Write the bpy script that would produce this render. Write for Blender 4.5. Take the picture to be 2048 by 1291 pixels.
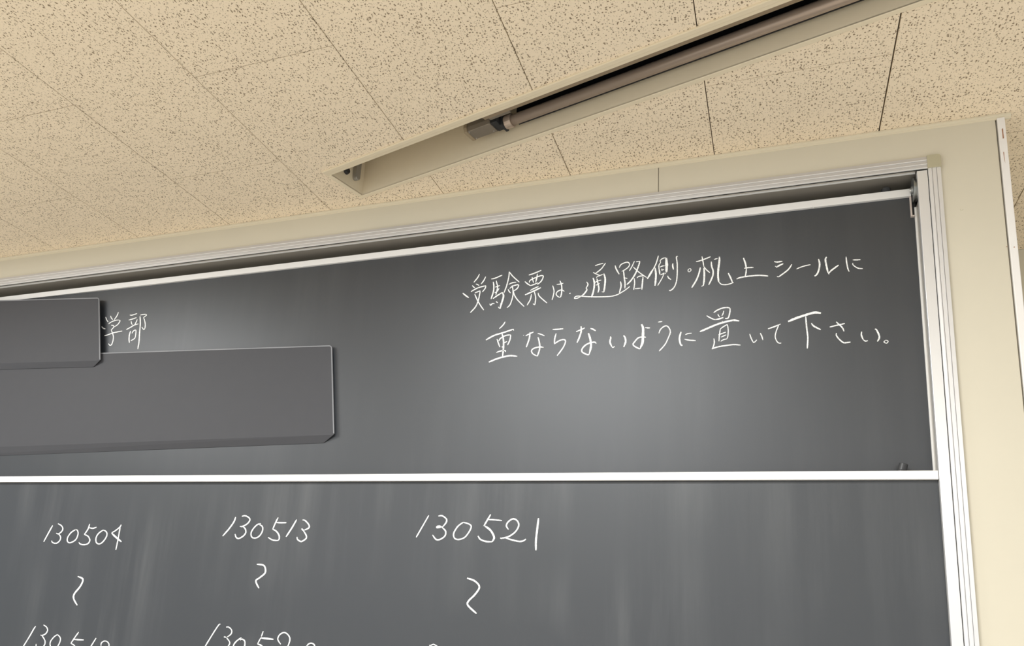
import bpy, bmesh, math, random
from mathutils import Vector, Matrix

for o in list(bpy.data.objects):
    bpy.data.objects.remove(o, do_unlink=True)
SC = bpy.context.scene
COL = SC.collection

# ------------------------------------------------------------------ camera
F, PX, PY = 1652.33, 877.0, 859.0          # focal length and principal point for a 2048 x 1291 frame
CZ = 1.55                                  # eye height
RIGHT = Vector((0.9255696, 0.3727284, 0.0662905))
DOWN = Vector((-0.0259171, 0.2370779, -0.9711449))
FWD = Vector((-0.3776893, 0.8971441, 0.2290922))
cam = bpy.data.cameras.new('camera')
cam.sensor_fit = 'HORIZONTAL'
cam.sensor_width = 36.0
cam.lens = F * 36.0 / 2048.0
cam.shift_x = (1024.0 - PX) / 2048.0
cam.shift_y = (PY - 645.5) / 2048.0
cam.clip_start = 0.02
co = bpy.data.objects.new('camera', cam)
COL.objects.link(co)
m = Matrix.Identity(4)
for i in range(3):
    m[i][0], m[i][1], m[i][2] = RIGHT[i], -DOWN[i], -FWD[i]
m[2][3] = CZ
co.matrix_world = m
SC.camera = co

# ------------------------------------------------------------------ light
w = bpy.data.worlds.new('world')
SC.world = w
w.use_nodes = True
w.node_tree.nodes['Background'].inputs[0].default_value = (0.955, 0.985, 1.0, 1)
w.node_tree.nodes['Background'].inputs[1].default_value = 0.70
SC.view_settings.view_transform = 'Standard'
SC.view_settings.look = 'None'
SC.view_settings.gamma = 1.0
SC.view_settings.use_curve_mapping = False
SC.view_settings.exposure = 0.50
for lx, ly in ((-3.3, 1.15), (-0.85, 0.85), (-3.4, -2.0), (-0.9, -2.0), (1.6, -2.0)):
    ld = bpy.data.lights.new('ceiling_lamp_light', 'AREA')
    ld.shape = 'RECTANGLE'
    ld.size, ld.size_y = 1.25, 0.32
    ld.energy = 38.0 if (lx < -3 and ly > 0) else 48.0
    ld.color = (0.955, 0.985, 1.0)
    lo = bpy.data.objects.new('ceiling_lamp_light', ld)
    COL.objects.link(lo)
    lo.location = (lx, ly, CZ + 1.46)

# ------------------------------------------------------------------ geometry of the place
D = 2.433                  # face of the front wall
H = CZ + 1.4796            # ceiling
YB = D + 0.052             # face of the upper blackboard
YL = D + 0.012             # face of the lower blackboard
YF = D - 0.010             # face of the aluminium frame

def ray(px, py):
    return RIGHT * ((px - PX) / F) + DOWN * ((py - PY) / F) + FWD

def on_y(px, py, y):
    d = ray(px, py)
    p = d * (y / d.y)
    return Vector((p.x, p.y, p.z + CZ))

# ------------------------------------------------------------------ materials
def mat(name, col, rough=0.6, metal=0.0, spec=0.5):
    mt = bpy.data.materials.new(name)
    mt.use_nodes = True
    b = mt.node_tree.nodes['Principled BSDF']
    b.inputs['Base Color'].default_value = (*col, 1)
    b.inputs['Roughness'].default_value = rough
    b.inputs['Metallic'].default_value = metal
    b.inputs['Specular IOR Level'].default_value = spec
    return mt

def srgb(r, g, b):
    return tuple(((c / 255) / 12.92 if c / 255 <= 0.04045 else ((c / 255 + 0.055) / 1.055) ** 2.4) for c in (r, g, b))

class NT:
    def __init__(s, mt):
        s.t = mt.node_tree
        s.b = s.t.nodes['Principled BSDF']
    def n(s, kind, **kw):
        x = s.t.nodes.new(kind)
        for k, v in kw.items():
            if k.startswith('i_'):
                key = k[2:]
                x.inputs[int(key) if key.isdigit() else key.replace('_', ' ')].default_value = v
            else:
                setattr(x, k, v)
        return x
    def l(s, a, b):
        s.t.links.new(a, b)
    def math(s, op, a, b=None, c=None):
        x = s.n('ShaderNodeMath', operation=op)
        for i, v in enumerate((a, b, c)):
            if v is None:
                continue
            if isinstance(v, (int, float)):
                x.inputs[i].default_value = v
            else:
                s.l(v, x.inputs[i])
        return x.outputs[0]
    def mapping(s, vec, scale=(1, 1, 1), rot=(0, 0, 0)):
        x = s.n('ShaderNodeMapping')
        x.inputs['Scale'].default_value = scale
        x.inputs['Rotation'].default_value = rot
        s.l(vec, x.inputs['Vector'])
        return x.outputs[0]
    def mixc(s, fac, a, b):
        x = s.n('ShaderNodeMix', data_type='RGBA')
        for i, v in ((0, fac), (6, a), (7, b)):
            if isinstance(v, (int, float)):
                x.inputs[i].default_value = v
            elif isinstance(v, tuple):
                x.inputs[i].default_value = (*v, 1)
            else:
                s.l(v, x.inputs[i])
        return x.outputs[2]

def grain(mt, col, scale=40, amount=0.06, stretch=(1, 1, 1), bump=0.0):
    """fine colour variation and relief on a plain surface"""
    t = NT(mt)
    tc = t.n('ShaderNodeTexCoord')
    v = t.mapping(tc.outputs['Object'], stretch)
    no = t.n('ShaderNodeTexNoise', i_Scale=scale, i_Detail=4.0)
    t.l(v, no.inputs['Vector'])
    lo = tuple(c * (1 - amount) for c in col)
    hi = tuple(min(1, c * (1 + amount)) for c in col)
    t.l(t.mixc(no.outputs[0], lo, hi), t.b.inputs['Base Color'])
    if bump:
        bp = t.n('ShaderNodeBump', i_Strength=bump, i_Distance=0.001)
        t.l(no.outputs[0], bp.inputs['Height'])
        t.l(bp.outputs[0], t.b.inputs['Normal'])
    return mt

M = {}
# rock-wool acoustic tile with pin holes and short worm marks
TILE = srgb(240, 223, 196)
mt = mat('tile', TILE, 0.9, spec=0.15)
t = NT(mt)
tc = t.n('ShaderNodeTexCoord')
oi = t.n('ShaderNodeObjectInfo')
off = t.n('ShaderNodeVectorMath', operation='MULTIPLY')
t.l(oi.outputs['Random'], off.inputs[0])
off.inputs[1].default_value = (37.0, 91.0, 13.0)
ad = t.n('ShaderNodeVectorMath', operation='ADD')
t.l(tc.outputs['Object'], ad.inputs[0])
t.l(off.outputs[0], ad.inputs[1])
base = ad.outputs[0]
flat = t.mapping(base, (1, 1, 0))
# wobble
nz = t.n('ShaderNodeTexNoise', i_Scale=90.0, i_Detail=2.0)
t.l(flat, nz.inputs['Vector'])
sub = t.n('ShaderNodeVectorMath', operation='SUBTRACT')
t.l(nz.outputs['Color'], sub.inputs[0])
sub.inputs[1].default_value = (0.5, 0.5, 0.5)
sca = t.n('ShaderNodeVectorMath', operation='SCALE')
t.l(sub.outputs[0], sca.inputs[0])
sca.inputs['Scale'].default_value = 0.009
wob = t.n('ShaderNodeVectorMath', operation='ADD')
t.l(flat, wob.inputs[0])
t.l(sca.outputs[0], wob.inputs[1])
def holes(scale, stretch, rad, lo, hi):
    v = t.mapping(wob.outputs[0], (scale * stretch[0], scale * stretch[1], 0))
    vo = t.n('ShaderNodeTexVoronoi', voronoi_dimensions='2D', feature='F1')
    vo.inputs['Scale'].default_value = 1.0
    t.l(v, vo.inputs['Vector'])
    sep = t.n('ShaderNodeSeparateColor')
    t.l(vo.outputs['Color'], sep.inputs[0])
    r = t.n('ShaderNodeMapRange', clamp=True)
    t.l(sep.outputs[0], r.inputs[0])
    r.inputs[1].default_value, r.inputs[2].default_value = lo, hi
    r.inputs[3].default_value, r.inputs[4].default_value = 0.0, rad
    d = t.math('SUBTRACT', r.outputs[0], vo.outputs['Distance'])
    mr = t.n('ShaderNodeMapRange', clamp=True)
    t.l(d, mr.inputs[0])
    mr.inputs[1].default_value, mr.inputs[2].default_value = -0.03, 0.06
    return mr.outputs[0]
h1 = holes(112, (1.0, 0.85), 0.25, 0.1, 0.9)
h2 = holes(74, (1.6, 0.45), 0.18, 0.5, 0.95)
h3 = holes(165, (1.0, 1.0), 0.22, 0.35, 1.0)
hm = t.math('MAXIMUM', t.math('MAXIMUM', h1, h2), h3)
# patchy density
nd = t.n('ShaderNodeTexNoise', i_Scale=16.0, i_Detail=2.0)
t.l(flat, nd.inputs['Vector'])
dens = t.n('ShaderNodeMapRange', clamp=True)
t.l(nd.outputs[0], dens.inputs[0])
dens.inputs[1].default_value, dens.inputs[2].default_value = 0.30, 0.48
dens.inputs[3].default_value, dens.inputs[4].default_value = 0.5, 1.0
hm = t.math('MULTIPLY', hm, dens.outputs[0])
n2 = t.n('ShaderNodeTexNoise', i_Scale=5.0, i_Detail=3.0)
t.l(flat, n2.inputs['Vector'])
body = t.mixc(n2.outputs[0], tuple(c * 0.95 for c in TILE), tuple(min(1, c * 1.04) for c in TILE))
t.l(t.mixc(t.math('MULTIPLY', hm, 0.80), body, srgb(104, 82, 54)), t.b.inputs['Base Color'])
bp = t.n('ShaderNodeBump', i_Strength=0.5, i_Distance=0.002, invert=True)
t.l(hm, bp.inputs['Height'])
t.l(bp.outputs[0], t.b.inputs['Normal'])
M['tile'] = mt

M['backing'] = mat('ceiling backing', srgb(70, 58, 44), 0.9)
c = srgb(208, 201, 182); M['wall'] = grain(mat('cream wall panel', c, 0.55, spec=0.3), c, 6, 0.02)
c = srgb(218, 208, 184); M['cornice'] = grain(mat('cream cornice', c, 0.5), c, 6, 0.01)
c = srgb(226, 212, 184); M['frame_paint'] = grain(mat('cream recess paint', c, 0.5), c, 25, 0.03)
c = srgb(235, 232, 228); M['white_trim'] = grain(mat('white corner trim', c, 0.45), c, 30, 0.03, (1, 1, 0.2))
M['chip'] = mat('bare wood chip', srgb(158, 112, 84), 0.8)
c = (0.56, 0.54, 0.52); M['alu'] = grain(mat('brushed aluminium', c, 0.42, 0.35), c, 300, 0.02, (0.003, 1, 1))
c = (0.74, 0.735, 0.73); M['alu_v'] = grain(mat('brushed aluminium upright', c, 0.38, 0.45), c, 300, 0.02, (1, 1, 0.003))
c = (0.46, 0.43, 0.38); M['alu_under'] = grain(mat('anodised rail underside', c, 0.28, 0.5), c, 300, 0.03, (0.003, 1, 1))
c = (0.80, 0.79, 0.77); M['bar'] = grain(mat('white board edge bar', c, 0.4, 0.15), c, 300, 0.015, (0.003, 1, 1))
M['cap'] = grain(mat('olive plastic cap', srgb(176, 168, 140), 0.5), srgb(176, 169, 142), 80, 0.02)
M['rubber'] = grain(mat('dark rubber', (0.035, 0.036, 0.038), 0.45), (0.035, 0.036, 0.038), 60, 0.2)
M['steel'] = grain(mat('dull steel', (0.30, 0.31, 0.30), 0.35, 0.8), (0.30, 0.31, 0.30), 60, 0.1)
M['dark'] = mat('black parts and gap shade', (0.02, 0.02, 0.02), 0.7)  # black of small parts, also the painted shade in gaps
M['bracket'] = grain(mat('pale bracket', srgb(206, 194, 186), 0.45, 0.2), srgb(206, 194, 186), 60, 0.03)
M['motor'] = grain(mat('grey brown motor casing', srgb(128, 118, 104), 0.45, 0.3), srgb(128, 118, 104), 60, 0.05)
M['end_cap'] = grain(mat('brown end cap', srgb(150, 134, 108), 0.5), srgb(150, 134, 108), 60, 0.05)
M['screw'] = mat('screw', (0.75, 0.74, 0.72), 0.3, 0.8)
M['tube'] = grain(mat('bronze tube', srgb(176, 158, 142), 0.3, 0.35), srgb(176, 158, 142), 60, 0.04)
M['brown_rail'] = grain(mat('brown screen rail', srgb(146, 128, 104), 0.5, 0.1), srgb(146, 128, 104), 60, 0.05, (0.05, 1, 1))
M['black_cloth'] = mat('black screen masking', (0.004, 0.004, 0.005), 0.95, spec=0.05)
M['hook'] = grain(mat('grey hook', srgb(160, 156, 148), 0.4, 0.5), srgb(160, 156, 148), 60, 0.06)
M['knob'] = mat('black knob', (0.02, 0.02, 0.024), 0.4)
c = srgb(67, 67, 70); M['slab'] = grain(mat('grey slab', c, 0.6, spec=0.3), c, 18, 0.04)
M['floor'] = grain(mat('pale bounce floor', srgb(210, 205, 198), 0.5), srgb(210, 205, 198), 6, 0.06)  # unseen floor, made pale to bounce light up to the ceiling

def board_mat(name, dust):
    mt = mat(name, (0.06, 0.06, 0.06), 0.46, spec=0.76)
    t = NT(mt)
    tc = t.n('ShaderNodeTexCoord')
    v = t.mapping(tc.outputs['Object'], (1, 0, 1))
    big = t.n('ShaderNodeTexNoise', i_Scale=1.3, i_Detail=2.0)
    t.l(v, big.inputs['Vector'])
    col = t.mixc(big.outputs[0], (0.022, 0.026, 0.030), (0.027, 0.030, 0.037))
    # eraser streaks run nearly upright
    vs = t.mapping(tc.outputs['Object'], (9, 0, 0.7), (0, 0.10, 0))
    st = t.n('ShaderNodeTexNoise', i_Scale=1.0, i_Detail=7.0, i_Roughness=0.62)
    t.l(vs, st.inputs['Vector'])
    patch = t.n('ShaderNodeTexNoise', i_Scale=2.2, i_Detail=1.0)
    t.l(v, patch.inputs['Vector'])
    r1 = t.n('ShaderNodeMapRange', clamp=True)
    t.l(st.outputs[0], r1.inputs[0]); r1.inputs[1].default_value, r1.inputs[2].default_value = 0.45, 0.8
    r2 = t.n('ShaderNodeMapRange', clamp=True)
    t.l(patch.outputs[0], r2.inputs[0]); r2.inputs[1].default_value, r2.inputs[2].default_value = 0.38, 0.66
    fac = t.math('MULTIPLY', t.math('MULTIPLY', r1.outputs[0], r2.outputs[0]), dust)
    col = t.mixc(fac, col, (0.36, 0.36, 0.355))
    # hairline scratches
    vc = t.mapping(tc.outputs['Object'], (46, 0, 26))
    vo = t.n('ShaderNodeTexVoronoi', voronoi_dimensions='3D', feature='DISTANCE_TO_EDGE', i_Scale=1.0)
    wz = t.n('ShaderNodeTexNoise', i_Scale=2.0, i_Detail=3.0)
    t.l(vc, wz.inputs['Vector'])
    wa = t.n('ShaderNodeVectorMath', operation='ADD')
    t.l(vc, wa.inputs[0]); t.l(wz.outputs['Color'], wa.inputs[1])
    t.l(wa.outputs[0], vo.inputs['Vector'])
    ed = t.n('ShaderNodeMapRange', clamp=True)
    t.l(vo.outputs['Distance'], ed.inputs[0])
    ed.inputs[1].default_value, ed.inputs[2].default_value, ed.inputs[3].default_value, ed.inputs[4].default_value = 0.0, 0.05, 1, 0
    p2 = t.n('ShaderNodeTexNoise', i_Scale=5.0, i_Detail=2.0)
    t.l(v, p2.inputs['Vector'])
    r3 = t.n('ShaderNodeMapRange', clamp=True)
    t.l(p2.outputs[0], r3.inputs[0]); r3.inputs[1].default_value, r3.inputs[2].default_value = 0.5, 0.7
    col = t.mixc(t.math('MULTIPLY', t.math('MULTIPLY', ed.outputs[0], r3.outputs[0]), 0.22), col, (0.045, 0.045, 0.048))
    t.l(col, t.b.inputs['Base Color'])
    fine = t.n('ShaderNodeTexNoise', i_Scale=900.0, i_Detail=2.0)
    t.l(v, fine.inputs['Vector'])
    bp = t.n('ShaderNodeBump', i_Strength=0.12, i_Distance=0.0006)
    t.l(fine.outputs[0], bp.inputs['Height'])
    t.l(bp.outputs[0], t.b.inputs['Normal'])
    return mt
M['board_up'] = board_mat('upper blackboard', 0.05)
M['board_low'] = board_mat('lower blackboard', 0.14)
mt = mat('chalk', (0.86, 0.86, 0.84), 0.9, spec=0.1)
t = NT(mt)
tc = t.n('ShaderNodeTexCoord')
no = t.n('ShaderNodeTexNoise', i_Scale=350.0, i_Detail=3.0)
t.l(tc.outputs['Object'], no.inputs['Vector'])
r = t.n('ShaderNodeMapRange', clamp=True)
t.l(no.outputs[0], r.inputs[0]); r.inputs[1].default_value, r.inputs[2].default_value = 0.3, 0.55
t.l(t.mixc(r.outputs[0], (0.55, 0.55, 0.54), (0.90, 0.90, 0.88)), t.b.inputs['Base Color'])
M['chalk'] = mt

# ------------------------------------------------------------------ mesh helpers
ORG = {}
def empty(name, loc):
    o = bpy.data.objects.new(name, None)
    o.empty_display_size = 0.1
    COL.objects.link(o)
    o.location = loc
    ORG[o.name] = Vector(loc)
    return o

def obj(name, verts, faces, material, parent=None, bevel=0.0, smooth=False, seg=2):
    """one mesh object; vertices come in world coordinates"""
    verts = [Vector(v) for v in verts]
    if parent is not None:
        org = ORG[parent.name]
    else:
        xs, ys, zs = zip(*verts)
        org = Vector(((min(xs) + max(xs)) / 2, (min(ys) + max(ys)) / 2, min(zs)))
    me = bpy.data.meshes.new(name)
    me.from_pydata([v - org for v in verts], [], faces)
    bm = bmesh.new(); bm.from_mesh(me)
    bmesh.ops.recalc_face_normals(bm, faces=bm.faces)
    bm.to_mesh(me); bm.free()
    me.materials.append(M[material] if isinstance(material, str) else material)
    if smooth:
        for p in me.polygons:
            p.use_smooth = True
    o = bpy.data.objects.new(name, me)
    COL.objects.link(o)
    if parent is not None:
        o.parent = parent
    else:
        o.location = org
    ORG[o.name] = org
    if bevel:
        b = o.modifiers.new('bevel', 'BEVEL')
        b.width = bevel; b.segments = seg; b.limit_method = 'ANGLE'
        b.angle_limit = math.radians(35)
    return o

def tag(o, label=None, cat=None, group=None, kind=None):
    for k, v in (('label', label), ('category', cat), ('group', group), ('kind', kind)):
        if v:
            o[k] = v
    return o

BF = [(0, 1, 3, 2), (4, 6, 7, 5), (0, 4, 5, 1), (2, 3, 7, 6), (0, 2, 6, 4), (1, 5, 7, 3)]
def box(x0, x1, y0, y1, z0, z1):
    return [(x, y, z) for x in (x0, x1) for y in (y0, y1) for z in (z0, z1)], [tuple(f) for f in BF]

def join(*parts):
    V, Fc = [], []
    for v, f in parts:
        n = len(V)
        V += list(v)
        Fc += [tuple(i + n for i in q) for q in f]
    return V, Fc

def extrude(profile, axis, a, b):
    """profile: list of 2D points; axis 'x' -> (y,z), 'z' -> (x,y)"""
    n = len(profile)
    V = []
    for s in (a, b):
        for p, q in profile:
            V.append((s, p, q) if axis == 'x' else (p, q, s))
    Fc = [tuple(range(n)), tuple(range(2 * n - 1, n - 1, -1))]
    for i in range(n):
        j = (i + 1) % n
        Fc.append((i, j, n + j, n + i))
    return V, Fc

def tube(p0, p1, r0, r1=None, n=24):
    p0, p1 = Vector(p0), Vector(p1)
    r1 = r0 if r1 is None else r1
    d = (p1 - p0).normalized()
    a = d.orthogonal().normalized()
    b = d.cross(a)
    V = []
    for p, r in ((p0, r0), (p1, r1)):
        for k in range(n):
            t_ = 2 * math.pi * k / n
            V.append(p + (a * math.cos(t_) + b * math.sin(t_)) * r)
    Fc = [(k, (k + 1) % n, n + (k + 1) % n, n + k) for k in range(n)]
    Fc += [tuple(range(n)), tuple(range(2 * n - 1, n - 1, -1))]
    return V, Fc

# slot frame: u runs along the screen slot, v across it
ANG = math.radians(-15.2)
U = Vector((math.cos(ANG), math.sin(ANG)))
W = Vector((-math.sin(ANG), math.cos(ANG)))
def uvz(u, v, z):
    p = U * u + W * v
    return (p.x, p.y, H + z)
def ubox(u0, u1, v0, v1, z0, z1):
    return [uvz(u, v, z) for u in (u0, u1) for v in (v0, v1) for z in (z0, z1)], [tuple(f) for f in BF]
U0, U1, V0, V1 = -1.919, 1.60, 1.7608, 1.918      # inner opening
# ------------------------------------------------------------------ floor and far walls
tag(obj('floor', *box(-7, 3.2, -5, 3.4, -0.05, 0.0), 'floor'), kind='structure')
tag(obj('wall_alcove', *box(0.45, 3.2, 3.362, 3.5, 0.0, H + 0.05), 'wall'), kind='structure')

# ------------------------------------------------------------------ ceiling of staggered tiles
def clip(poly, n, c, keep_less):
    out = []
    s = 1 if keep_less else -1
    for i in range(len(poly)):
        a, b = poly[i], poly[(i + 1) % len(poly)]
        da, db = s * (n[0] * a[0] + n[1] * a[1] - c), s * (n[0] * b[0] + n[1] * b[1] - c)
        if da <= 0:
            out.append(a)
        if (da < 0 < db) or (db < 0 < da):
            k = da / (da - db)
            out.append((a[0] + (b[0] - a[0]) * k, a[1] + (b[1] - a[1]) * k))
    return out if len(out) > 2 else []
def area(p):
    return abs(sum(p[i][0] * p[(i + 1) % len(p)][1] - p[(i + 1) % len(p)][0] * p[i][1] for i in range(len(p)))) / 2
SLOT = [((U.x, U.y), U1 + 0.012), ((-U.x, -U.y), -(U0 - 0.012)), ((W.x, W.y), V1 + 0.012), ((-W.x, -W.y), -(V0 - 0.012))]
WALLCUT = [((1, 0), 0.612), ((0, -1), -(D - 0.002))]
def subtract(polys, planes):
    res = []
    for p in polys:
        rem = p
        for n, c in planes:
            o_ = clip(rem, n, c, False)
            if o_ and area(o_) > 1e-5:
                res.append(o_)
            rem = clip(rem, n, c, True)
            if not rem or area(rem) < 1e-7:
                break
    return res
def prism(polys, z0, z1):
    V, Fc = [], []
    for p in polys:
        n, k = len(p), len(V)
        V += [(x, y, z0) for x, y in p] + [(x, y, z1) for x, y in p]
        Fc += [tuple(k + i for i in range(n)), tuple(k + 2 * n - 1 - i for i in range(n))]
        Fc += [(k + i, k + (i + 1) % n, k + n + (i + 1) % n, k + n + i) for i in range(n)]
    return V, Fc
big = [[(-6.9, -5.0), (3.2, -5.0), (3.2, 3.362), (-6.9, 3.362)]]
ceil = obj('ceiling', *prism(subtract(big, SLOT), H + 0.012, H + 0.05), 'backing')
tag(ceil, kind='structure')
TW, TL = 0.455, 0.910
random.seed(4)
full = None
for k in range(-13, 7):
    x0 = -0.1545 + TW * k
    start = 2.080 if k % 2 == 0 else 1.628
    gx = 0.0013
    for j in range(-7, 3):
        y0 = start + TL * j
        if x0 < -6.2 or x0 > 2.6 or y0 < -4.3 or y0 > 3.36:
            continue
        g = 0.0010
        g0 = 0.0024 if abs(x0 - 0.3) < 0.02 else gx
        rect = [(x0 + g0, y0 + g), (x0 + TW - gx, y0 + g), (x0 + TW - gx, y0 + TL - g), (x0 + g0, y0 + TL - g)]
        a0 = area(rect)
        rect = clip(rect, (0, 1), 3.361, True)
        ps = subtract([rect], SLOT)
        ps = subtract(ps, WALLCUT)
        a1 = sum(area(p) for p in ps)
        if a1 < 0.002:
            continue
        if abs(a1 - a0) < 1e-4:
            if full is None:
                ps2 = [[(px - x0, py - y0) for px, py in rect]]
                v, f = prism(ps2, 0, 0.0115)
                full = bpy.data.meshes.new('tile')
                full.from_pydata(v, [], f)
                bm = bmesh.new(); bm.from_mesh(full)
                bmesh.ops.recalc_face_normals(bm, faces=bm.faces)
                bm.to_mesh(full); bm.free()
                full.materials.append(M['tile'])
            me = full
        else:
            v, f = prism([[(px - x0, py - y0) for px, py in p] for p in ps], 0, 0.0115)
            me = bpy.data.meshes.new('tile')
            me.from_pydata(v, [], f)
            bm = bmesh.new(); bm.from_mesh(me)
            bmesh.ops.recalc_face_normals(bm, faces=bm.faces)
            bm.to_mesh(me); bm.free()
            me.materials.append(M['tile'])
        o = bpy.data.objects.new('tile', me)
        COL.objects.link(o)
        o.parent = ceil
        o.location = Vector((x0, y0, H)) - ORG[ceil.name]

# ------------------------------------------------------------------ front wall around the blackboard
RT, RB = CZ + 1.3755, CZ + 1.3385        # top and bottom of the aluminium head rail
JX = -0.3247                             # joint between the panels above the rail
wf = obj('wall_front', *join(box(-6.9, 0.606, D + 0.012, 3.361, CZ + 1.352, H + 0.0),
                             box(0.440, 0.606, D + 0.012, 3.361, 0, CZ + 1.352),
                             box(-6.9, 0.440, D + 0.20, 3.361, 0, CZ + 1.352),
                             box(-6.9, -4.16, D + 0.012, D + 0.20, 0, CZ + 1.352)), 'wall')
tag(wf, kind='structure')
obj('panel', *box(-6.9, JX - 0.0009, D, D + 0.011, CZ + 1.354, H - 0.012), 'wall', wf, 0.0008)
pr_ = [(JX + 0.0009, H - 0.012), (0.5868, H - 0.012), (0.5868, 0.0), (0.441, 0.0), (0.441, CZ + 1.354), (JX + 0.0009, CZ + 1.354)]
obj('panel', [(x, y, z) for y in (D, D + 0.011) for x, z in pr_],
    [tuple(range(6)), tuple(range(11, 5, -1))] + [(i, (i + 1) % 6, 6 + (i + 1) % 6, 6 + i) for i in range(6)], 'wall', wf, 0.0008)
p = on_y(1923, 418, D)
obj('screw_cap', *tube((p.x, D - 0.0015, p.z), (p.x, D + 0.002, p.z), 0.0035, 0.0045, 12), 'wall', wf)

# cornice strip between wall and ceiling
tag(obj('trim_1', *extrude([(D - 0.006, H - 0.0004), (D - 0.006, H - 0.0065), (D - 0.005, H - 0.0075), (D - 0.002, H - 0.0080),
                            (D - 0.0012, H - 0.0150), (D + 0.004, H - 0.0150), (D + 0.004, H - 0.0004)], 'x', -6.9, 0.6243), 'cornice', bevel=0.0004), kind='structure')
# white bead on the free end of the wall
bead = obj('trim_2', *box(0.5906, 0.609, D - 0.004, D + 0.05, 0.0, H - 0.0115), 'white_trim', bevel=0.002)
tag(bead, kind='structure')
for pts in ([(2005, 258), (2007.5, 256), (2008.5, 268), (2009.5, 276), (2007, 277), (2006, 266)],
            [(2008, 304), (2009.5, 303), (2010.5, 314), (2012, 326), (2010, 318)],
            [(2014.5, 492), (2016, 491.5), (2016, 493.5), (2014.5, 494)], [(2029, 493), (2031, 492.5), (2031, 494.5), (2029, 495)]):
    q = [on_y(a - 1.5, b, D - 0.0043) for a, b in pts]
    n = len(q)
    obj('paint_chip', q + [v + Vector((0, 0.0006, 0)) for v in q],
        [tuple(range(n)), tuple(range(2 * n - 1, n - 1, -1))] + [(i, (i + 1) % n, n + (i + 1) % n, n + i) for i in range(n)], 'chip', bead)

# ------------------------------------------------------------------ screen slot in the ceiling
hs = empty('screen_recess', uvz((U0 + U1) / 2, (V0 + V1) / 2, 0))
tag(hs, 'long cream painted slot let into the tiled ceiling at a slant', 'ceiling slot')
DEP = 0.30
obj('side_board', *ubox(U0 - 0.010, U1 + 0.010, V0 - 0.010, V0, -0.004, DEP), 'frame_paint', hs)
obj('side_board', *ubox(U0 - 0.010, U1 + 0.010, V1, V1 + 0.010, -0.004, DEP), 'frame_paint', hs)
obj('end_board', *ubox(U0 - 0.010, U0, V0, V1, -0.004, DEP), 'frame_paint', hs)
obj('end_board', *ubox(U1, U1 + 0.010, V0, V1, -0.004, DEP), 'frame_paint', hs)
obj('top_board', *ubox(U0 - 0.010, U1 + 0.010, V0 - 0.010, V1 + 0.010, DEP, DEP + 0.012), 'frame_paint', hs)
FL = 0.0065
obj('flange', *ubox(U0 - 0.016, U1 + 0.03, V0 - 0.030, V0 - 0.014, -FL, 0.0005), 'frame_paint', hs, 0.0015)
obj('flange', *ubox(U0 - 0.016, U1 + 0.03, V0 - 0.014, V0, -FL + 0.002, 0.0005), 'frame_paint', hs, 0.001)
obj('flange', *ubox(U0 - 0.016, U1 + 0.03, V1, V1 + 0.016, -FL, 0.0005), 'frame_paint', hs, 0.0015)
obj('flange', *ubox(U0 - 0.016, U0, V0, V1, -FL, 0.0005), 'frame_paint', hs, 0.0015)
# hook and knob on the end board
hv, hz = 1.872, 0.036
pts = []
for k in range(9):
    a = math.pi * k / 8
    pts.append((hv + 0.011 * math.cos(a + math.pi), hz + 0.004 - 0.011 * math.sin(a)))
prof = [(hv - 0.011 - 0.004, hz + 0.13)] + [(a, b) for a, b in pts] + [(hv + 0.011 + 0.003, hz + 0.13)]
n = len(prof)
obj('hook', [uvz(u, a, b) for u in (U0 + 0.0005, U0 + 0.018) for a, b in prof],
    [tuple(range(n)), tuple(range(2 * n - 1, n - 1, -1))] + [(i, (i + 1) % n, n + (i + 1) % n, n + i) for i in range(n)], 'hook', hs, 0.002)
obj('knob', *tube(uvz(U0 + 0.0005, 1.826, 0.044), uvz(U0 + 0.012, 1.826, 0.044), 0.013, 0.011, 20), 'knob', hs, 0.002)

# the rolled-up projection screen inside the slot
ps = empty('projection_screen', uvz(0, 1.85, 0.03))
tag(ps, 'rolled up projection screen with bronze weight tube inside the ceiling slot', 'projection screen')
zb = 0.028
mv = []
prof = [(1.832, zb + 0.10), (1.832, zb + 0.014), (1.836, zb), (1.880, zb - 0.002), (1.892, zb + 0.012), (1.895, zb + 0.10)]
n = len(prof)
mb = obj('motor_box', [uvz(u, a, b) for u in (-1.402, -1.318) for a, b in prof],
         [tuple(range(n)), tuple(range(2 * n - 1, n - 1, -1))] + [(i, (i + 1) % n, n + (i + 1) % n, n + i) for i in range(n)], 'motor', ps, 0.002)
prof2 = [(1.828, zb + 0.10), (1.828, zb + 0.012), (1.834, zb - 0.002), (1.882, zb - 0.004), (1.897, zb + 0.012), (1.898, zb + 0.10)]
obj('end_cap', [uvz(u, a, b) for u in (-1.414, -1.402) for a, b in prof2],
    [tuple(range(n)), tuple(range(2 * n - 1, n - 1, -1))] + [(i, (i + 1) % n, n + (i + 1) % n, n + i) for i in range(n)], 'end_cap', mb, 0.003)
for su, sv in ((-1.395, 1.876), (-1.397, 1.839), (-1.326, 1.872)):
    obj('screw', *tube(uvz(su, sv, zb - 0.0035), uvz(su, sv, zb + 0.002), 0.0016, 0.0022, 10), 'screw', mb)
obj('coupling', *join(ubox(-1.318, -1.296, 1.838, 1.888, zb + 0.002, zb + 0.09), ubox(-1.296, -1.286, 1.856, 1.898, zb - 0.002, zb + 0.05)), 'dark', ps, 0.002)
obj('collar', *tube(uvz(-1.286, 1.879, zb + 0.018), uvz(-1.262, 1.879, zb + 0.018), 0.0215), 'tube', ps, 0.002)
obj('arm', *ubox(-1.31, -1.235, 1.815, 1.828, zb + 0.004, zb + 0.03), 'motor', ps, 0.001)
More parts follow.
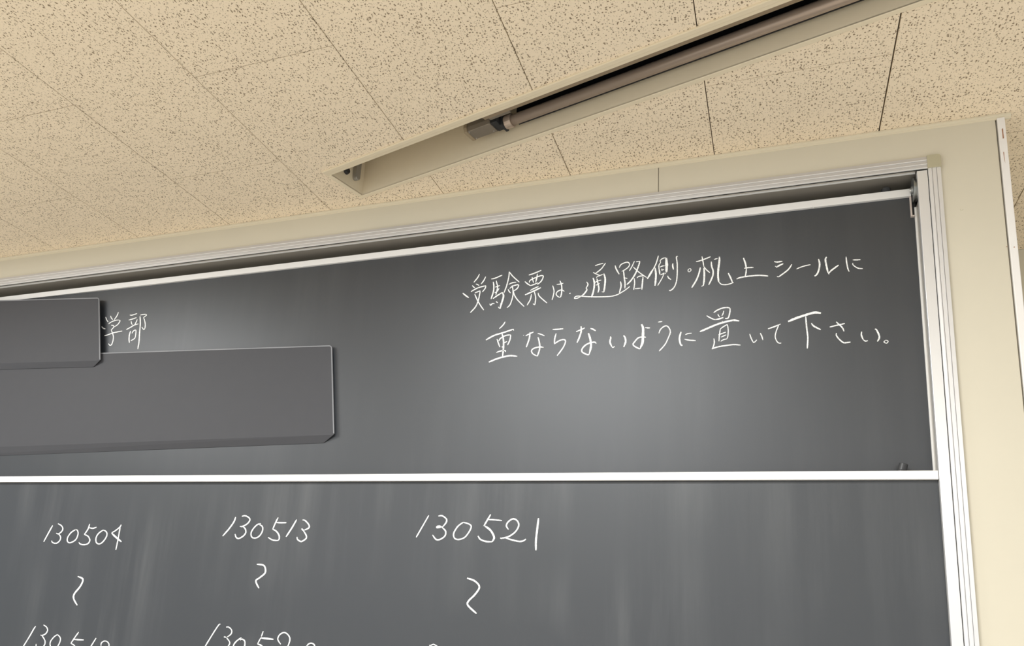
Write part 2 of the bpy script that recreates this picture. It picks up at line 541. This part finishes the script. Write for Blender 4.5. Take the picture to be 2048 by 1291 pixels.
obj('weight_tube', *tube(uvz(-1.262, 1.879, zb + 0.018), uvz(U1 - 0.12, 1.879, zb + 0.018), 0.0165, None, 32), 'tube', ps, 0.0, True)
ps.children[-1].data.polygons[-1].use_smooth = False
obj('seam_strip', *ubox(-1.25, U1 - 0.12, 1.896, 1.8985, zb + 0.008, zb + 0.035), 'dark', ps)
obj('masking_cloth', *ubox(-1.245, U1 - 0.12, 1.872, 1.874, zb + 0.030, DEP - 0.02), 'black_cloth', ps)
obj('roller_case', *ubox(-1.245, U1 - 0.10, 1.80, 1.90, zb + 0.12, DEP - 0.005), 'black_cloth', ps)
obj('front_rail', *join(ubox(-1.315, U1 - 0.08, 1.772, 1.795, 0.020, 0.024), ubox(-1.315, U1 - 0.08, 1.795, 1.806, 0.0225, 0.026), ubox(-1.315, U1 - 0.08, 1.770, 1.773, 0.020, 0.15)), 'brown_rail', ps, 0.0006)

# ------------------------------------------------------------------ aluminium frame of the sliding blackboards
SX0, SX1, SX2 = 0.3885, 0.4155, 0.4475        # guide post, ribbed upright
FBOT = 0.80
bf = empty('blackboard_frame', (-1.85, D, FBOT))
tag(bf, 'ribbed aluminium frame around the two sliding blackboards', 'blackboard frame')
XL = -4.13
def ribbed(a0, a1, y):
    """front outline of the grooved extrusion: list of (across, y) from a0 to a1"""
    w_ = a1 - a0
    P = [(a0, y + 0.004), (a0 + 0.03 * w_, y + 0.001)]
    for e in (0.30, 0.64):
        P += [(a0 + e * w_ - 0.0022, y), (a0 + e * w_ - 0.0014, y - 0.0014), (a0 + e * w_ - 0.0005, y - 0.0012), (a0 + e * w_ - 0.0004, y + 0.0045), (a0 + e * w_ + 0.0006, y + 0.0045), (a0 + e * w_ + 0.0008, y + 0.0004)]
    P += [(a0 + 0.97 * w_, y + 0.001), (a0 + w_, y + 0.005)]
    return P
fr = ribbed(RB, RT, YF)
rail = obj('head_rail', *extrude([(b, a) for a, b in fr] + [(D + 0.004, RT), (D + 0.004, RB + 0.003), (YF + 0.006, RB + 0.003)], 'x', XL, SX1 - 0.001), 'alu', bf)
# underside of the head rail with its drip lip
obj('rail_underside', *join(box(XL, SX0 + 0.02, YF + 0.004, D + 0.195, RB + 0.003, RB + 0.012)), 'alu_under', bf)
obj('rail_lip', *box(XL, SX0 - 0.002, D + 0.011, D + 0.0135, RB - 0.0015, RB + 0.004), 'bar', bf)
for e in (0.0, 0.30, 0.64):
    zr = RB + e * (RT - RB)
    obj('rail_rib', *box(XL, SX1 - 0.001, YF - 0.0026, YF + 0.003, zr - 0.0004, zr + 0.0016), 'bar', bf, 0.0004)  # paler than the rail: the ridge highlight is put into their colour
obj('upright', *extrude(ribbed(SX1, SX2, YF) + [(SX2, D + 0.004), (SX1 + 0.002, D + 0.004)], 'z', FBOT, RB - 0.001), 'alu_v', bf)
obj('guide_post', *box(SX0, SX1 - 0.0015, YF + 0.003, D + 0.012, FBOT, RB - 0.004), 'alu_v', bf, 0.0008)
zc = on_y(1833, 405, D + 0.02).z
obj('guide_channel', *box(SX0, SX1 - 0.004, D + 0.012, D + 0.052, FBOT, zc), 'alu_under', bf)
obj('channel_edge', *box(SX0 - 0.0045, SX0, D + 0.047, D + 0.052, FBOT, zc), 'bar', bf)
obj('back_post', *box(SX0 + 0.004, 0.4385, D + 0.052, D + 0.19, FBOT, RB), 'dark', bf)
# rounded plastic corner cap
cx0, cx1, cz0, cz1, rr = SX1 - 0.001, SX2 + 0.0008, RB - 0.001, RT + 0.0012, 0.008
pc = [(cx0, cz0), (cx1, cz0)] + [(cx1 - rr + rr * math.cos(a), cz1 - rr + rr * math.sin(a)) for a in [math.pi / 2 * k / 8 for k in range(9)]] + [(cx0, cz1)]
n = len(pc)
obj('corner_cap', [(x, y, z) for y in (YF - 0.003, D + 0.003) for x, z in pc],
    [tuple(range(n)), tuple(range(2 * n - 1, n - 1, -1))] + [(i, (i + 1) % n, n + (i + 1) % n, n + i) for i in range(n)], 'cap', bf, 0.0008)
# pulley beside the post
pz = on_y(1831, 379, D + 0.03).z
py_ = D + 0.032
pul = obj('pulley', *join(tube((SX0 - 0.0085, py_, pz), (SX0 - 0.0065, py_, pz), 0.034, None, 40), tube((SX0 - 0.0065, py_, pz), (SX0 - 0.001, py_, pz), 0.029, None, 40),
                          tube((SX0 - 0.001, py_, pz), (SX0 + 0.0005, py_, pz), 0.034, None, 40)), 'steel', bf)
obj('hub', *tube((SX0 - 0.0125, py_, pz), (SX0 - 0.0083, py_, pz), 0.010, 0.013, 24), 'steel', pul)
obj('axle', *tube((SX0 - 0.0155, py_, pz), (SX0 - 0.0120, py_, pz), 0.0045, None, 16), 'screw', pul)

# ------------------------------------------------------------------ the two sliding boards
def zat(px, py, y):
    return on_y(px, py, y).z
YU = YB - 0.010                                  # front of the bar on the upper board
zt = sum(zat(a, b, YU) for a, b in ((0, 592.8), (920, 486.8), (1822, 375))) / 3
zt2 = sum(zat(a, b, YU) for a, b in ((160, 583.5), (920, 498.8), (1822, 389.5))) / 3
xr = on_y(1822, 382, YU).x
ub = empty('sliding_blackboard', (-1.85, YB, 1.70))
tag(ub, 'upper sliding blackboard with chalked Japanese sentences, set back behind the lower one', 'blackboard', 'sliding blackboards')
obj('writing_surface', *box(XL + 0.03, SX0 - 0.001, YB, YB + 0.018, 1.72, zt - 0.003), 'board_up', ub)
obj('top_bar', *box(XL + 0.03, xr, YU, YB + 0.022, zt2, zt), 'bar', ub, 0.001)
bx = on_y(1772, 374, YB - 0.002)
st = obj('stopper', *join(tube((bx.x, YB + 0.006, zt - 0.001), (bx.x, YB + 0.006, zt + 0.014), 0.0135, 0.0125, 24), tube((bx.x, YB + 0.006, zt + 0.014), (bx.x, YB + 0.006, zt + 0.020), 0.0125, 0.007, 24)), 'rubber', ub)
obj('bolt', *tube((bx.x - 0.05, YB + 0.004, zt - 0.001), (bx.x - 0.05, YB + 0.004, zt + 0.005), 0.005, 0.003, 12), 'rubber', ub)
b0, b1 = on_y(1820.5, 389, YU), on_y(1824, 432, YU)
obj('bracket', *join(box(b0.x - 0.002, b0.x + 0.0022, YU, YB, b1.z, zt2), box(b0.x + 0.0022, SX0 - 0.005, YU, YB, b1.z, b1.z + 0.0035)), 'bracket', ub, 0.0006)
obj('bracket_gap_shade', *box(b0.x + 0.0026, SX0 - 0.001, YB - 0.002, YB - 0.0003, b1.z + 0.004, zt2 + 0.01), 'dark', ub)  # dark sheet put in for the shade of the gap behind the bracket

YM = D - 0.001
zm = sum(zat(a, b, YM) for a, b in ((0, 952.8), (900, 944.8), (1875, 940.6))) / 3
zm2 = sum(zat(a, b, YM) for a, b in ((0, 964.2), (900, 959.2), (1878, 957.8))) / 3
lb = empty('sliding_blackboard', (-1.85, YL, 0.82))
tag(lb, 'lower sliding blackboard with chalked examinee numbers in columns', 'blackboard', 'sliding blackboards')
obj('writing_surface', *box(XL + 0.03, SX0 - 0.0006, YL, YL + 0.018, 0.85, zm2 - 0.0015), 'board_low', lb)
obj('top_bar', *box(XL + 0.03, SX0 - 0.0008, YM, YL + 0.020, zm2, zm), 'bar', lb, 0.001)
obj('bar_gap_shade', *box(XL + 0.03, SX0 - 0.001, YL - 0.001, YL + 0.001, zm2 - 0.0022, zm2 + 0.0005), 'dark', lb)  # dark strip painting the shadow line of the gap under the bar
s0 = on_y(1802, 942, YL + 0.02)
s1 = on_y(1807, 924, YL + 0.02)
sv_ = obj('stopper', *join(tube((s0.x, s0.y, zm - 0.001), (s0.x + 0.002, s0.y, zm + 0.006), 0.0118, None, 20), tube((s0.x + 0.002, s0.y, zm + 0.006), (s1.x, s1.y, s1.z - 0.004), 0.0114, 0.0108, 20)), 'rubber', lb, 0.001)
# bits of chalk left on the upper bar
cc = on_y(1626, 412, YU)
obj('chalk_crumb', *join(tube((cc.x, YU - 0.0005, zt2 + 0.004), (cc.x + 0.001, YU - 0.001, zt2 - 0.003), 0.0012, 0.0008, 8), tube((cc.x + 0.001, YU - 0.001, zt2 - 0.003), (cc.x - 0.002, YU - 0.001, zt2 - 0.0035), 0.0008, 0.0006, 8)), 'chalk', ub)

# ------------------------------------------------------------------ handwriting, stroke by stroke
def catmull(P, n=7):
    if len(P) < 3:
        return [P[0], ((P[0][0] + P[1][0]) / 2, (P[0][1] + P[1][1]) / 2), P[1]]
    Q = [P[0]] + P + [P[-1]]
    out = []
    for i in range(1, len(Q) - 2):
        p0, p1, p2, p3 = Q[i - 1], Q[i], Q[i + 1], Q[i + 2]
        for k in range(n):
            s = k / n
            out.append(tuple(0.5 * (2 * p1[j] + (p2[j] - p0[j]) * s + (2 * p0[j] - 5 * p1[j] + 4 * p2[j] - p3[j]) * s * s
                                    + (3 * p1[j] - p0[j] - 3 * p2[j] + p3[j]) * s ** 3) for j in (0, 1)))
    out.append(P[-1])
    return out
LIFT = [0]
def stroke(P, wd, yplane):
    C = catmull(P)
    LIFT[0] = (LIFT[0] + 1) % 6
    y = yplane - 0.0004 - 0.00005 * LIFT[0]
    V, Fc = [], []
    L = [0.0]
    for i in range(1, len(C)):
        L.append(L[-1] + math.dist(C[i], C[i - 1]))
    tot = max(L[-1], 1e-6)
    for i, c in enumerate(C):
        a, b = C[max(i - 1, 0)], C[min(i + 1, len(C) - 1)]
        dx, dy = b[0] - a[0], b[1] - a[1]
        d = math.hypot(dx, dy) or 1
        nx, ny = -dy / d, dx / d
        e = min(L[i], tot - L[i])
        ww = wd * (0.62 + 0.38 * min(1, e / (wd * 2.0 + 0.01))) * random.uniform(0.9, 1.08) / 2
        V += [on_y(c[0] + nx * ww, c[1] + ny * ww, y), on_y(c[0] - nx * ww, c[1] - ny * ww, y)]
    for i in range(len(C) - 1):
        Fc.append((2 * i, 2 * i + 1, 2 * i + 3, 2 * i + 2))
    return V, Fc
def glyph(board, yplane, reg, text, default):
    ox, oy, s = reg
    parts = []
    for st_ in text.split(';'):
        tok = st_.split()
        wd = default
        if tok[0][0] == 'w':
            wd = float(tok[0][1:]); tok = tok[1:]
        P = [(ox + float(a.split(',')[0]) / s, oy + float(a.split(',')[1]) / s) for a in tok]
        parts.append(stroke(P, wd / s, yplane))
    return obj('chalk_character', *join(*parts), 'chalk', board)

R1, R2, R3 = (920, 530, 11.378), (1090, 510, 12.8), (1220, 500, 12.8)
R4, R5, R6 = (1370, 500, 10.758), (1540, 500, 10.779), (960, 630, 8.533)
R7, R8, R9 = (1200, 630, 10.24), (1390, 600, 11.378), (1560, 610, 8.904)
R10, R11, R12 = (195, 615, 14.342), (70, 1030, 10.24), (430, 1020, 9.752)
R13, R14, R15, R16 = (820, 1015, 7.314), (30, 1231, 9.309), (390, 1231, 7.877), (840, 1231, 12.8)
R17, R18 = (0, 980, 2.9257), (700, 980, 2.9257)
UP = [
 (R1, 25, "445,200 400,285 315,390;585,260 540,350 478,430;280,460 310,495 340,512;360,425 400,440 435,462;w34 62,635 130,690 200,740;250,605 300,570 420,510 590,465;590,465 570,530 505,610;340,630 400,605 460,580;460,580 440,700 410,820 350,950 235,1078;335,655 370,740 410,820 470,920 540,1020"),
 (R1, 25, "712,315 800,295 960,225;w30 755,375 770,470 760,600 705,770;825,350 840,420 855,480 840,580 815,675;805,500 850,480 910,462;790,625 840,600 890,525;w28 750,760 850,690 965,620;w38 965,620 990,700 960,820 930,910 915,985;870,945 890,970 915,985;680,875 695,910 740,870 785,875;820,825 860,855;1120,150 1110,270 1060,470 1000,630;1120,150 1210,260 1350,385;1110,435 1190,400 1280,385;1095,545 1115,590 1150,632;1130,530 1200,475 1300,445 1335,460 1300,530 1215,590;1185,460 1205,560 1205,680 1170,820 1130,910 1070,965;1215,590 1240,680 1310,790 1460,940"),
 (R1, 25, "1565,225 1700,180 1850,115;w28 1475,370 1540,425 1605,465;1605,465 1690,435 1770,400;1578,395 1590,350 1680,300 1800,250 1870,235 1895,260 1850,360 1760,440;1640,270 1655,330 1675,400;w30 1760,195 1750,280 1720,390;1600,575 1680,530 1785,485;w32 1480,675 1650,600 1840,508;1625,660 1600,780 1525,910;1690,600 1720,720 1715,830 1700,905;1660,875 1700,905;1778,628 1810,710 1980,860"),
 (R2, 26, "w28 195,775 230,900 220,1000 180,1145;300,748 380,740 470,715;w30 380,650 420,750 430,880 410,1040 370,1080;370,1080 310,1040 285,990 320,930 400,890 460,900 495,930"),
 (R2, 36, "620,985 655,970"),
 (R2, 25, "1280,270 1380,235 1495,208;w28 1550,200 1440,350 1300,460;1230,440 1310,480 1400,515;1320,580 1340,545 1420,515 1480,490;w42 1230,580 1260,680 1260,800 1230,960 1185,1080;w44 1505,470 1540,600 1530,780 1505,945;1505,945 1455,935;w36 1330,600 1350,700 1380,850 1355,955;1280,700 1350,660 1440,635;1305,770 1360,735 1400,720;w28 1065,680 1100,750 1050,840;w36 1050,840 1070,890 1000,990 930,1045;930,1045 840,1095 755,1105 780,1060 850,1045 1000,1055 1200,1065 1450,1065 1700,1050 1850,1010 1960,950 2048,895 2174,797"),
 (R3, 26, "w36 130,390 160,480 235,615;235,450 280,370 380,320 460,310 500,360 470,430 380,500 300,540;w34 345,525 365,700 385,850 380,980;385,710 445,725;w34 268,800 285,900 265,1000 238,1090;625,280 570,400 495,530;665,300 770,285;w36 765,290 720,430 650,600 540,770 430,880;595,425 680,510 790,600 940,700;690,710 740,670 850,655;w30 620,715 630,850 605,1015;w36 845,680 830,830 815,1010;640,985 790,970"),
 (R3, 24, "w30 1240,140 1180,340 1100,500;w48 1110,480 1030,610 955,735;w46 1155,450 1175,620 1165,800 1150,910;1300,310 1285,270 1340,215 1430,190;w72 1440,195 1450,380 1445,560;1300,310 1255,380 1255,480 1275,600;w42 1260,480 1275,620;1275,435 1340,405 1400,400;1320,515 1385,490;1290,635 1350,605 1390,575;1330,470 1320,520;1440,570 1400,610;1385,590 1330,720 1220,905;w34 1475,655 1500,710 1560,750;w44 1610,340 1605,400 1625,495;w30 1735,155 1700,180 1720,350 1720,600 1700,800 1640,950 1550,1030 1515,1020"),
 (R4, 16, "95,395 125,405 125,440 90,465 65,445 75,410 95,395"),
 (R4, 24, "365,135 390,260 405,350;405,350 450,410 535,485;245,235 260,245 400,200 550,140;w32 330,370 300,500 240,650 145,805;w38 405,380 415,500 410,650 395,760;395,760 355,775;w32 565,245 575,350 605,450 590,570 510,745;w22 625,200 700,175;w42 740,140 740,230 720,380 710,540 725,680;w22 725,680 780,730 860,742 960,725 1045,692;w32 930,490 980,590 1020,690"),
 (R4, 26, "w36 1258,165 1300,290 1320,400;w30 1320,400 1310,500 1290,575;1275,390 1360,375 1475,370;w28 1110,620 1200,585 1400,555 1600,540 1790,555"),
 (R5, 24, "w30 90,245 150,255 265,240;w34 130,370 200,330 285,290;110,350 125,345;w28 470,305 400,410 290,500 180,578;180,578 150,565"),
 (R5, 22, "572,405 650,370 760,335 872,312"),
 (R5, 26, "w36 1045,190 1070,300 1050,430 1010,520 960,558;w40 1220,145 1195,200 1215,330 1250,480;1250,480 1275,520;w32 1265,500 1330,430 1480,320"),
 (R5, 24, "w28 1640,140 1655,280 1680,400 1708,460;w26 1785,210 1860,208 1950,205;1785,275 1790,315 1860,370 1920,392 2000,397"),
 (R6, 20, "430,110 395,165 330,230;w24 100,422 240,345 400,295 570,238;570,238 575,262;w26 375,310 400,420 400,560 385,700;290,405 315,480 340,545;320,440 350,395 440,345 525,335;525,335 510,420 470,510;400,480 460,445;370,545 400,530;280,635 350,610 440,600;440,600 432,625;w26 150,800 280,745 420,705 520,690 635,700"),
 (R6, 20, "740,340 750,342;780,350 850,315 915,285;w24 855,290 840,400 790,545;985,310 1040,325 1100,350;w24 990,375 1010,450 1020,560 985,680 970,695;970,695 900,655 880,600 930,560 1020,540 1085,548"),
 (R6, 22, "1240,243 1320,240 1420,230;1300,310 1275,400 1270,490;1270,490 1340,440 1420,415 1460,440 1430,530 1370,620 1315,690"),
 (R6, 20, "1640,280 1720,248 1790,215;w28 1725,190 1725,280 1690,390 1655,468;w26 1885,225 1930,240 1975,265;w36 1850,305 1880,400 1895,520 1870,640;w24 1870,640 1850,672 1790,655 1740,620 1745,570 1800,510 1880,470 1960,460 1982,485"),
 (R7, 24, "w34 205,440 220,460 205,550 240,640;240,640 265,660 300,635"),
 (R7, 36, "480,415 510,450 525,540 485,650"),
 (R7, 28, "w52 850,185 880,260 880,420 870,560 830,660;830,660 805,685 680,610 720,530 790,460 880,445 940,450;925,255 1025,260"),
 (R7, 24, "1190,140 1275,128;1205,370 1240,290 1310,230 1370,220 1420,270 1440,350 1400,460 1330,600 1210,735"),
 (R7, 24, "w36 1660,340 1630,450 1635,540 1660,610 1690,612;w20 1745,400 1800,375 1880,365;1730,490 1830,510 1960,520"),
 (R8, 24, "w28 425,285 500,230 620,180 740,165 800,185;w30 800,185 790,290 755,400 685,415;w26 265,350 340,395 430,435 470,440;w34 470,440 560,420 645,395;520,310 535,350 565,385;655,240 640,300 610,360;w40 110,715 250,655 500,550 700,490 870,455 1005,470;622,475 622,520;w26 575,655 555,800 545,935;575,655 640,605 735,550;735,550 755,660 750,800 725,880;535,785 620,755 700,725;590,840 710,785;585,935 650,895 725,880;w28 430,870 440,960 415,1060 385,1110;w28 385,1110 500,1065 700,1030 880,1010 1035,1020"),
 (R8, 24, "1245,765 1280,870 1330,965;1330,965 1370,940 1405,900;w28 1485,745 1520,820 1545,905"),
 (R8, 24, "w30 1660,650 1780,610 1905,560;1905,560 1950,540;1905,565 1850,700 1825,820 1850,910 1900,970 1965,975"),
 (R9, 24, "w40 145,290 300,225 500,160 620,130 730,140;w27 458,200 475,400 495,580 485,770;w28 560,320 600,370 725,435"),
 (R9, 22, "885,388 1000,360 1155,325;w26 1000,295 1060,350 1110,400 1140,465;w24 1005,495 1005,540 1060,610 1130,665 1190,665 1255,655"),
 (R9, 22, "w27 1455,470 1450,530 1480,610;1480,610 1520,638 1565,630;w30 1690,425 1720,440 1770,560 1735,645"),
 (R9, 16, "1885,620 1925,640 1900,675 1850,655 1885,620"),
 (R10, 27, "235,265 265,350 310,412;w30 375,230 395,290 435,340;600,125 560,230 478,342;w34 120,540 170,590 225,605;315,465 400,405 520,360 610,350;610,350 645,375 590,470 490,545;390,500 450,510 470,545 430,600 390,635;390,635 430,730 455,830 440,960 400,1060 355,1075 315,1030;195,800 300,775 450,720 710,665"),
 (R10, 27, "925,210 1000,210 1135,165;895,352 1000,325 1120,280;965,380 975,440 1000,495;1140,330 1115,400 1070,480;w28 825,628 950,560 1060,495 1175,462;w34 950,665 915,780 905,900 915,1005;990,740 1010,690 1060,645 1100,645 1100,730 1070,870 955,945;w34 1220,240 1228,450 1205,750 1190,980 1155,1190;1225,212 1300,195 1390,190 1415,210;1415,210 1320,280;1320,280 1355,380 1370,500 1355,610;1355,610 1320,620 1270,550"),
]
LOW = [
 (R11, 24, "362,205 270,370 178,540"),
 (R11, 23, "470,168 540,210 570,270 545,330 480,378 435,362;480,378 520,430 515,500 460,560 400,570 350,545 342,515"),
 (R11, 23, "840,285 740,350 670,450 665,530 720,560 830,500 880,390 870,310 820,285"),
 (R11, 24, "1120,175 1085,280 1010,390;w26 1105,248 1180,265 1260,240;1010,390 1090,430 1122,510 1080,580 990,600 920,580 900,550"),
 (R11, 24, "1395,300 1300,370 1250,460 1255,550 1310,585 1380,550 1450,460 1475,380 1450,325 1395,300"),
 (R11, 22, "1765,190 1740,235 1650,310 1570,355;w38 1570,360 1640,430 1770,540;1745,235 1720,380 1690,540 1655,705"),
 (R12, 26, "402,130 370,220 280,350 150,500"),
 (R12, 25, "525,115 590,105 660,140 680,190 630,260 540,310 485,312;540,310 590,360 600,430 550,500 460,548 410,520 392,460"),
 (R12, 24, "870,280 920,310 930,380 890,470 820,530 740,535 705,490 710,420 760,340 830,275 895,258"),
 (R12, 24, "1232,140 1185,230 1125,370;w28 1195,235 1290,240 1390,238;w28 1125,365 1200,410 1250,490 1250,560 1220,588;1220,588 1120,575 1035,525"),
 (R12, 28, "1592,180 1500,340 1385,515"),
 (R12, 26, "1705,185 1760,200 1830,280 1830,340 1740,385;w36 1690,355 1730,400;1720,390 1775,480 1780,540 1720,590 1670,605 1610,565 1600,515"),
 (R13, 18, "275,110 200,240 90,430"),
 (R13, 20, "415,120 470,115 530,160 530,210 480,275;480,275 400,290 395,275 430,265 480,290;470,285 520,340 510,410 440,460 380,460 330,395"),
 (R13, 19, "780,210 700,270 640,370 650,440 710,462 800,430 870,340 895,270 860,235 780,210"),
 (R13, 22, "1180,95 1130,180 1080,265;w18 1140,170 1240,175 1345,185;w28 1095,265 1180,330 1230,430 1200,495;1200,495 1110,490 1030,460 995,410"),
 (R13, 21, "1440,315 1410,260 1440,200 1510,160 1570,190 1590,260 1540,350 1440,420 1330,445;1320,440 1345,450;1400,440 1500,470 1600,490 1660,480 1695,455"),
 (R13, 28, "1880,150 1860,320 1842,480 1842,620"),
 (R14, 20, "385,190 350,240 270,380 165,550 100,660"),
 (R14, 20, "530,165 590,210 605,270 570,330 510,360 475,355;500,362 550,440 560,500 535,560 460,640 400,600 392,520"),
 (R14, 20, "790,345 720,395 660,480 660,560 720,620 790,570 840,470 840,400 790,345"),
 (R14, 20, "1185,300 1120,390 1040,510;w26 1090,435 1180,440 1280,445;1040,510 1110,555 1120,640 1040,700 960,670"),
 (R14, 20, "1510,410 1420,555 1360,660"),
 (R14, 20, "1600,555 1610,500 1670,465 1730,490 1750,555 1700,660 1590,740;1590,740 1750,745"),
 (R15, 18, "400,130 375,140 300,250 165,470 120,550"),
 (R15, 17, "490,175 530,175 575,220 570,280 510,330;w24 455,328 490,335;495,340 545,410 530,465 470,530 400,480"),
 (R15, 20, "730,340 650,400 605,470 610,560 680,590 760,520 785,450 780,390 740,365 710,380"),
 (R15, 18, "1075,240 1045,325;w28 1035,345 1130,355 1235,368;1035,345 985,440;w22 985,440 1050,470 1080,540 1020,600 930,570"),
 (R15, 19, "1350,445 1305,370 1330,300 1400,260 1460,290 1495,360 1465,470 1400,560 1300,600;1300,600 1480,610"),
 (R15, 20, "1760,470 1800,435 1850,432 1885,470 1880,560 1820,640 1750,600 1760,470"),
 (R16, 26, "235,750 280,750 340,725 400,750 445,768"),
 (R17, 9, "455,503 485,520 470,560 435,605 432,635 452,672"),
 (R17, 9, "1503,432 1545,440 1552,480 1520,510 1497,530 1515,572"),
 (R18, 10, "685,513 730,530 757,565 730,610 695,645 690,672 740,720"),
]
for reg, dw, tx in UP:
    glyph(ub, YB, reg, tx, dw)
for reg, dw, tx in LOW:
    glyph(lb, YL, reg, tx, dw)

# ------------------------------------------------------------------ two grey slabs added in place of redaction overlays on the upper board
M['edge_highlight'] = grain(mat('painted slab edge highlight', srgb(126, 127, 130), 0.6), srgb(126, 127, 130), 40, 0.03)  # pale strip that paints a bevel highlight on the slab edges
def slab(name, front, back, yf, yb, label):
    """front and back corners: top left, top right, bottom right, bottom left"""
    fr_ = [on_y(a, b, yf) for a, b in front]
    bk = [on_y(a, b, yb) for a, b in back]
    o = obj(name, fr_ + bk, [(0, 1, 2, 3), (7, 6, 5, 4), (0, 4, 5, 1), (1, 5, 6, 2), (2, 6, 7, 3), (3, 7, 4, 0)], 'slab', None, 0.003, False, 3)
    tl, tr, br, bl = fr_
    ex, ez = (tr - tl).normalized(), (br - tr).normalized()
    q = 0.0042
    pth = [(tl, tl + ez * q), (tr - ex * 0.010, tr - ex * 0.010 + ez * q), (tr - ex * 0.003 + ez * 0.003, tr - ex * 0.006 + ez * 0.006), (tr + ez * 0.010, tr + ez * 0.010 - ex * q), (br - ez * 0.004, br - ez * 0.004 - ex * q)]
    V = []
    for dy in (-0.0008, 0.003):
        for a_, b_ in pth:
            V += [a_ + Vector((0, dy, 0)), b_ + Vector((0, dy, 0))]
    n = len(pth)
    Fc = []
    for i in range(n - 1):
        k, m_ = 2 * i, 2 * n + 2 * i
        Fc += [(k, k + 1, k + 3, k + 2), (m_, m_ + 2, m_ + 3, m_ + 1), (k, k + 2, m_ + 2, m_), (k + 1, m_ + 1, m_ + 3, k + 3)]
    Fc += [(0, 2 * n, 2 * n + 1, 1), (2 * n - 2, 2 * n - 1, 4 * n - 1, 4 * n - 2)]
    tag(obj('edge_highlight', V, Fc, 'edge_highlight', o), 'thin pale strip painting the bevel highlight along the top and right side')
    return tag(o, label, 'panel', 'redaction slabs on the upper blackboard')
slab('redaction_slab', [(-260, 720.5), (664, 690), (668.5, 868.5), (-260, 903)], [(-240, 735), (640, 706), (647, 886.5), (-260, 921.5)], YB - 0.013, YB - 0.0008,
     'long grey slab standing in for a redaction block on the upper blackboard, the lower and wider of two')
slab('redaction_slab', [(-210, 606), (198.5, 594.7), (200.5, 720.5), (-210, 732)], [(-200, 616), (178, 606), (187, 734), (-210, 745)], YB - 0.026, YB - 0.0145,
     'short grey slab standing in for a redaction block beside the two small kanji, overlapping the longer one')
